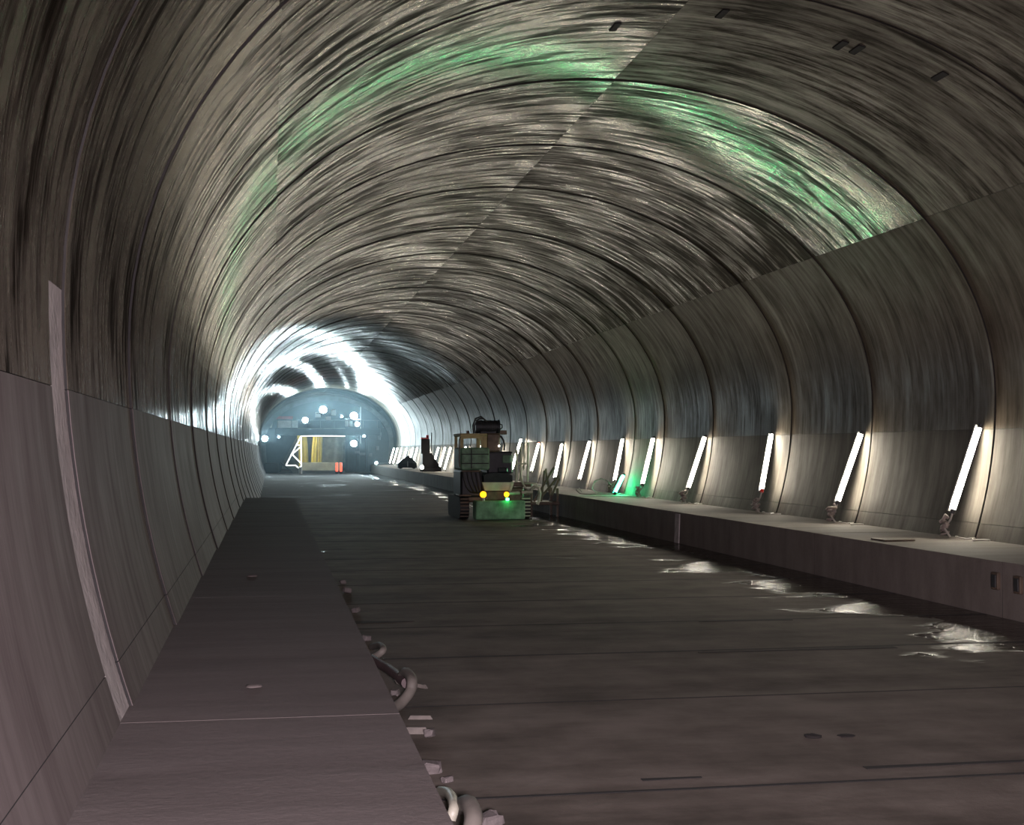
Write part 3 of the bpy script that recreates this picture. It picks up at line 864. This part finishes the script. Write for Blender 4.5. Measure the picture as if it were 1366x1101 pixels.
# drill mast and its hoses on the right flank
for x_, z0, z1, r_ in ((0.56, 1.12, 2.12, 0.035), (0.70, 1.15, 2.30, 0.03), (0.80, 1.5, 2.3, 0.022), (0.91, 1.12, 2.34, 0.03)):
    R_('mast_rail', MB().cyl((x_, 0.5, z0), (x_ + 0.02, 0.5, z1), r_, n=8), M['rig_pale'])
R_('mast_brace', MB().bb((0.74, 0.5, 1.69), (0.42, 0.06, 0.05), 0.01), M['rig_pale'])
R_('mast_foot', MB().bb((0.72, 0.55, 1.06), (0.62, 0.4, 0.14), 0.03), M['rig_brown'])
R_('feed_cylinder', MB().cyl((0.26, 0.12, 0.80), (1.0, 0.12, 0.84), 0.05, n=12), M['hose_pale'])
R_('cylinder_collar', MB().cyl((0.60, 0.12, 0.815), (0.66, 0.12, 0.82), 0.068, n=12), M['rig_brown'])
R_('pale_hose', MB().tube([(0.66, 0.40, 1.62), (0.67, 0.34, 1.40), (0.72, 0.28, 1.1), (0.80, 0.2, 0.95), (0.90, 0.15, 0.90)], 0.028, 7), M['hose_pale'])
R_('pale_hose', MB().tube([(0.95, 0.16, 0.9), (1.08, 0.12, 1.0), (1.18, 0.1, 0.97), (1.22, 0.1, 0.8), (1.19, 0.1, 0.58), (1.14, 0.1, 0.46)], 0.05, 8), M['hose_pale'])
R_('pale_hose', MB().tube([(0.75, 0.3, 1.10), (0.95, 0.2, 1.10), (1.12, 0.2, 1.08), (1.2, 0.25, 0.95)], 0.03, 7), M['hose_pale'])
R_('jack_leg', MB().bb((0.36, 0.3, 1.0), (0.07, 0.07, 0.30), 0.01, (0, 0.3, 0)), M['rig_pale'])

# dark rack of bars between rig and walkway
q = W(765, 690, F * ZC / 88.0)
rk = tag(empty('bar_rack', (min(q.x, 8.5), q.y, 0)), 'dark rack with leaning bars between the drilling rig and the right walkway', 'rack')
MB().bb((0, 0, 0.42), (0.95, 1.2, 0.10), 0.02).build('shelf', M['rig_brown'], rk)
for x_ in (-0.42, 0.42):
    for y_ in (-0.5, 0.5): MB().bb((x_, y_, 0.45), (0.08, 0.08, 0.9), 0.01).build('leg', M['rig_brown'], rk)
for k, (x0, z0, x1, z1) in enumerate(((-0.30, 0.47, 0.35, 1.55), (-0.15, 0.47, 0.55, 1.30), (0.0, 0.47, 0.1, 1.45), (0.3, 0.47, 0.62, 1.2), (0.38, 0.47, 0.2, 1.5))):
    MB().bb(((x0 + x1) / 2, -0.3 + 0.15 * k, (z0 + z1) / 2), (0.07, 0.05, math.hypot(x1 - x0, z1 - z0)), 0.01, (0, math.atan2(x1 - x0, z1 - z0), 0)).build('bar', M['rig_brown'], rk)

# ------------------------------------------------------------------ small machines far along the right walkway
p = W(560, 628, 86)
bx = empty('boom_machine', (max(p.x, XR_EDGE + 0.55), p.y, ZW))
tag(bx, 'dark upright machine with a red top on the far right walkway', 'machine')
MB().bb((0, 0, 1.62), (0.55, 0.5, 0.95), 0.05).build('head_box', M['black_steel'], bx)
MB().bb((-0.03, -0.02, 2.14), (0.50, 0.42, 0.08), 0.02).build('red_top', M['red_paint'], bx)
MB().bb((0.13, -0.02, 2.26), (0.18, 0.3, 0.16), 0.03).build('beacon', M['red_paint'], bx)
MB().prism([(-0.18, 0.28), (0.98, 0.28), (0.80, 0.55), (0.40, 1.2), (-0.18, 1.2)], -0.2, 0.2).build('boom', M['black_steel'], bx)
MB().bb((0.35, 0, 0.17), (1.35, 0.6, 0.30), 0.05).build('base', M['black_steel'], bx)
MB().cyl((0.42, 0.1, 1.3), (0.42, 0.1, 2.5), 0.03, n=8).build('aerial', M['black_steel'], bx)
p = W(560.5, 623.5, 84)
floodlight(0, 0, 0, 0.12, 'small round lamp in front of the red topped machine', (-0.5, -1, 0), glow('small_lamp', (1, 0.95, 0.85), 25.0), (max(p.x, XR_EDGE + 0.15), p.y, p.z), (0, 0, -(p.z - 0.168 - ZW)))
p = W(536, 626, 100)
cp = tag(empty('compressor', (max(p.x, XR_EDGE + 0.8), p.y, ZW)), 'low dark compressor with a peaked hood on the far right walkway', 'compressor')
MB().bb((0, 0, 0.25), (1.4, 0.8, 0.36), 0.05).build('tank', M['black_steel'], cp)
MB().prism([(-0.65, 0.43), (0.65, 0.43), (0.5, 0.68), (0.05, 0.98), (-0.35, 0.7)], -0.3, 0.3).build('hood', M['black_steel'], cp)
MB().bb((0.02, -0.42, 0.36), (0.06, 0.04, 0.38), 0.01).build('handle', M['pale_steel'], cp)
for x_ in (-0.5, 0.5): MB().cyl((x_, -0.44, 0.12), (x_, 0.44, 0.12), 0.12, n=12).build('wheel', M['rubber'], cp)

# ------------------------------------------------------------------ right walkway: cables, bags, plate
M['cable'] = plain('white_cable', (0.34, 0.32, 0.28), 0.5)
M['bag'] = plain('grey_brown_wrap', (0.22, 0.18, 0.16), 0.6, 0, 0.35, 18, 0.3)
CW = ['nearest', 'second', 'third', 'fourth', 'fifth', 'sixth']
rng = random.Random(11)
for i in range(6):
    f = tube_foot[i]
    b = tag(empty('cable_bundle', (f.x - 0.05, f.y, ZW)), 'tangled cable and wrap under the %s strip light from the photo\'s right edge' % ORD[i], 'cable', 'cable bundles under the strip lights')
    drop = f.z - ZW
    MB().tube([(0.05, 0, drop), (0.02, 0.02, drop * 0.7), (-0.08, 0.0, drop * 0.45), (-0.12, -0.05, 0.16), (-0.05, -0.1, 0.03)], 0.016, 6).build('lead', M['cable'], b)
    wrap = MB()
    for k in range(4):
        pts = []
        ph, rr_ = rng.uniform(0, 6), rng.uniform(.04, .09)
        for q in range(9):
            g = ph + q * 0.95
            pts.append((-0.10 + rr_ * math.cos(g) + rng.uniform(-.02, .02), rr_ * math.sin(g), max(0.03, 0.05 + 0.06 * k + 0.035 * q * rng.uniform(.5, 1.2) * 0.5)))
        wrap.tube(pts, rng.uniform(.014, .03), 6)
    wrap.build('wrap', M['bag'], b)
    pts = []
    for k in range(14):
        a_ = k * 0.9
        pts.append((0.0 + 0.07 * math.cos(a_), -0.12 - 0.075 * k + 0.06 * math.sin(a_), 0.025 + 0.02 * abs(math.sin(a_ * 0.7))))
    MB().tube(pts, 0.014, 6).build('slack', M['cable'], b)
lp = tag(empty('cable_loop', (gf.x - 0.1, gf.y, ZW)), 'pale cable looping up beside the green tube', 'cable')
pts = [(0.05, 0, 0.03), (-0.15, -0.05, 0.03), (-0.45, 0.0, 0.05), (-0.62, 0.05, 0.2), (-0.55, 0.05, 0.42), (-0.35, 0.0, 0.52), (-0.15, 0.0, 0.45), (-0.02, 0, 0.3)]
MB().tube(pts, 0.016, 6).build('loop', M['cable'], lp)
MB().tube([(-0.45, 0, 0.03), (-0.8, -0.05, 0.03), (-1.02, 0, 0.06), (-1.12, 0.05, 0.16), (-1.03, 0.05, 0.22), (-0.95, 0, 0.1)], 0.02, 6).build('loose_end', M['cable'], lp)
p = W(1190, 721, F * (ZC - ZW) / 121.0)
tag(MB().bb((0, 0, 0.012), (0.5, 0.5, 0.022), 0.004).build('cover_plate', M['rig_brown'], None, (p.x, p.y, ZW + 0.004)), 'flat dark steel plate lying on the right walkway', 'plate')
yk = y_at(905, XR_EDGE)
tag(MB().bb((0, 0, 0), (0.03, 0.32, 0.66), 0.006, (0, 0.04, 0)).build('board', M['mortar'], None, (XR_EDGE - 0.035, yk, 0.335)), 'pale board leaning against the face of the right walkway', 'board')
def lump(name, p, r, mat, label, cat, sq=(1, 1, 0.5), seed=1, group=None):
    rr = random.Random(seed)
    mb = MB().sphere((0, 0, 0), r, 10, 7, sq)
    mb.v = [tuple(c * rr.uniform(0.78, 1.15) for c in v) for v in mb.v]
    return tag(mb.build(name, mat, None, p), label, cat, group)
p = W(990, 678, F * (ZC - ZW) / 76.0)
lump('rubble_heap', (p.x, p.y, ZW + 0.05), 0.28, M['kerb_pale'], 'small heap of rubble against the right wall by the third strip light', 'rubble', (1, 1, 0.5), 4)
for px, nm in ((1328, 'box let into the right walkway face, left of the block joint'), (1358, 'box let into the right walkway face at the photo edge')):
    yk = y_at(px, XR_EDGE)
    b = tag(empty('cable_box', (XR_EDGE, yk, 0.45)), 'small dark ' + nm, 'cable box')
    MB().bb((-0.015, 0, 0), (0.05, 0.16, 0.22), 0.01).build('frame', M['rig_brown'], b)
    MB().bb((-0.045, 0, 0), (0.02, 0.10, 0.16), 0.006).build('lid', M['cap'], b)

# ------------------------------------------------------------------ left walkway foot: hoses and debris in the gutter
M['dust_hose'] = plain('dusty_hose', (0.13, 0.118, 0.10), 0.7)
M['dark_pipe'] = plain('rusty_pipe', (0.075, 0.05, 0.05), 0.6)
M['wood'] = plain('grey_wood', (0.13, 0.115, 0.10), 0.8, 0, 0.3, 9)
M['chunk'] = plain('pale_concrete_chunk', (0.115, 0.10, 0.095), 0.9, 0, 0.25, 9, 0.4)
def G(px, py, z=0.06):
    return W(px, py, F * (ZC - z) / (py - VY))
M['dirt'] = plain('dark_dirt', (0.012, 0.010, 0.009), 0.95)
def hose(name, pts, r, mat, label, cat='hose'):
    P = [G(*q) for q in pts]
    # Catmull-Rom through the points
    out = []
    for i in range(len(P) - 1):
        p0, p1, p2, p3 = P[max(i - 1, 0)], P[i], P[i + 1], P[min(i + 2, len(P) - 1)]
        for k in range(6):
            t = k / 6
            out.append(0.5 * ((2 * p1) + (p2 - p0) * t + (2 * p0 - 5 * p1 + 4 * p2 - p3) * t * t + (3 * p1 - p0 - 3 * p2 + p3) * t ** 3))
    out.append(P[-1])
    b = out[0].copy()
    o = MB().tube([q - b for q in out], r, 9).build(name, mat, None, b)
    return tag(o, label, cat)
hose('hose', [(518, 945, .05), (534, 938, .06), (548, 921, .14), (550, 906, .22), (542, 896, .22), (534, 906, .12)], 0.045, M['dust_hose'], 'bent grey hose lying in the gutter across the rusty pipe')
hose('pipe', [(496, 878, .08), (520, 892, .12), (543, 910, .16)], 0.045, M['dark_pipe'], 'dark rusty pipe sticking out of the gutter by the left walkway', 'pipe')
hose('hose', [(490, 878, .05), (503, 874, .10), (512, 866, .16), (507, 860, .14), (497, 862, .06)], 0.035, M['dust_hose'], 'short hooked grey hose further along the left gutter')
hose('hose', [(588, 1052, .05), (600, 1056, .14), (606, 1072, .18), (602, 1090, .12)], 0.03, M['hose_pale'], 'thin pale hose curling over the walkway edge near the camera')
hose('hose', [(608, 1150, .05), (624, 1118, .12), (632, 1090, .2), (626, 1070, .22), (614, 1072, .12)], 0.05, M['dust_hose'], 'thick grey hose end at the bottom edge of the photo')
def stick(pa, pb, z, th, mat, label, name='stake', cat='stake'):
    a, b = G(*pa, z), G(*pb, z)
    d = b - a
    o = MB().box((0, 0, 0), (d.length, th, th), (0, 0, math.atan2(d.y, d.x)), 0.8).build(name, mat, None, (a + b) / 2)
    o.location.z = max(th / 2, z)
    return tag(o, label, cat)
stick((541, 910), (570, 915), 0.10, 0.03, M['wood'], 'pale wooden stake beside the bent grey hose')
stick((545, 955), (578, 955), 0.04, 0.03, M['wood'], 'pale splintered stake between the grey hose and the square block')
stick((540, 972), (572, 972), 0.03, 0.05, M['wood'], 'grey lath ending at the square pale block', 'lath', 'lath')
def chunk(px, py, s, label, seed):
    p = G(px, py, s * 0.4)
    rr = random.Random(seed)
    mb = MB().bb((0, 0, 0), (s, s * 0.8, s * 0.6), s * 0.12, (rr.uniform(-.2, .2), rr.uniform(-.2, .2), rr.uniform(0, 1.5)))
    mb.v = [tuple(c * rr.uniform(0.72, 1.12) for c in v) for v in mb.v]
    return tag(mb.build('concrete_chunk', M['chunk'], None, (p.x, p.y, s * 0.30)), label, 'rubble', 'rubble along the left gutter')
chunk(574, 974, 0.10, 'square pale block at the end of the grey lath', 1)
chunk(576, 1018, 0.13, 'pale chunk below the square block in the gutter', 2)
chunk(597, 1036, 0.07, 'small pale pebble right of the gutter near the camera', 3)
chunk(650, 1090, 0.16, 'large pale chunk beside the thick hose at the bottom edge', 4)
chunk(528, 921, 0.09, 'small chunk under the bent grey hose', 5)
chunk(490, 849, 0.10, 'grey chunk next to the dark floor crack', 6)
chunk(476, 812, 0.11, 'chunk in the left gutter beyond the floor crack', 7)
chunk(464, 786, 0.13, 'flat chunk in the left gutter, third beyond the crack', 8)
chunk(458, 775, 0.10, 'farthest chunk lying in the left gutter', 9)
p = W(341, 915, F * (ZC - ZW) / 315.0)
lump('mortar_lump', (p.x, p.y, ZW + 0.002), 0.06, M['kerb'], 'flat mortar lump on the left walkway near the camera', 'mortar lump', (1, 1, 0.25), 5)
p = W(338, 769, F * (ZC - ZW) / 169.0)
lump('mortar_lump', (p.x, p.y, ZW + 0.006), 0.06, M['kerb'], 'small mortar lump farther along the left walkway', 'mortar lump', (1, 1, 0.3), 6)
p = G(1098, 977, 0.02)
lump('dirt_clod', (p.x - 0.10, p.y, 0.008), 0.07, M['dirt'], 'dark clod of dirt on the slab in the foreground', 'dirt', (1, 1, 0.25), 7)
p = G(1118, 977, 0.02)
lump('dirt_clod', (p.x + 0.05, p.y, 0.006), 0.06, M['dirt'], 'flatter dark clod just right of the other clod', 'dirt', (1.2, 1, 0.15), 8)
# dark plates on the vault, coloured like the shade inside anchor holes
for px, py, nm in ((1147, 62, 'largest'), (1258, 98, 'rightmost'), (966, 13, 'topmost'), (822, 31, 'leftmost'), (1125, 56, 'small')):
    # walk along the sight line until it meets the lining
    for k in range(200, 3200):
        q = W(px, py, k * 0.01)
        if ((q.x - XC) / HA) ** 2 + ((q.z - ZS) / HB) ** 2 >= 0.997: break
    n_ = Vector(((q.x - XC) / HA ** 2, 0, (q.z - ZS) / HB ** 2)).normalized()
    o = MB().bb((0, 0, 0), (0.10, 0.34, 0.03), 0.01).build('dark_hole_plate', M['dark'], vault, q)
    o.rotation_euler = (0, math.atan2(n_.x, n_.z), 0)

# ------------------------------------------------------------------ dust haze hanging around the formwork
m = bpy.data.materials.new('dust_haze')
m.use_nodes = True
nt = m.node_tree
nt.nodes.clear()
out = nt.nodes.new('ShaderNodeOutputMaterial')
vol = nt.nodes.new('ShaderNodeVolumeScatter')
vol.inputs['Color'].default_value = (0.62, 0.86, 1.0, 1)
vol.inputs['Density'].default_value = 0.0042
vol.inputs['Anisotropy'].default_value = 0.35
nt.links.new(vol.outputs[0], out.inputs['Volume'])
hz = MB().prism([(x, z) for x, z in shell_pts(6.1, 4.6, 3.0, 24, 0.05)], YF - 34, YF + 2)
hz.v = [(x + XC, y, z) for x, y, z in hz.v]
tag(hz.build('dust_haze', m), 'thin bluish dust haze in front of the formwork', 'haze', kind='stuff')
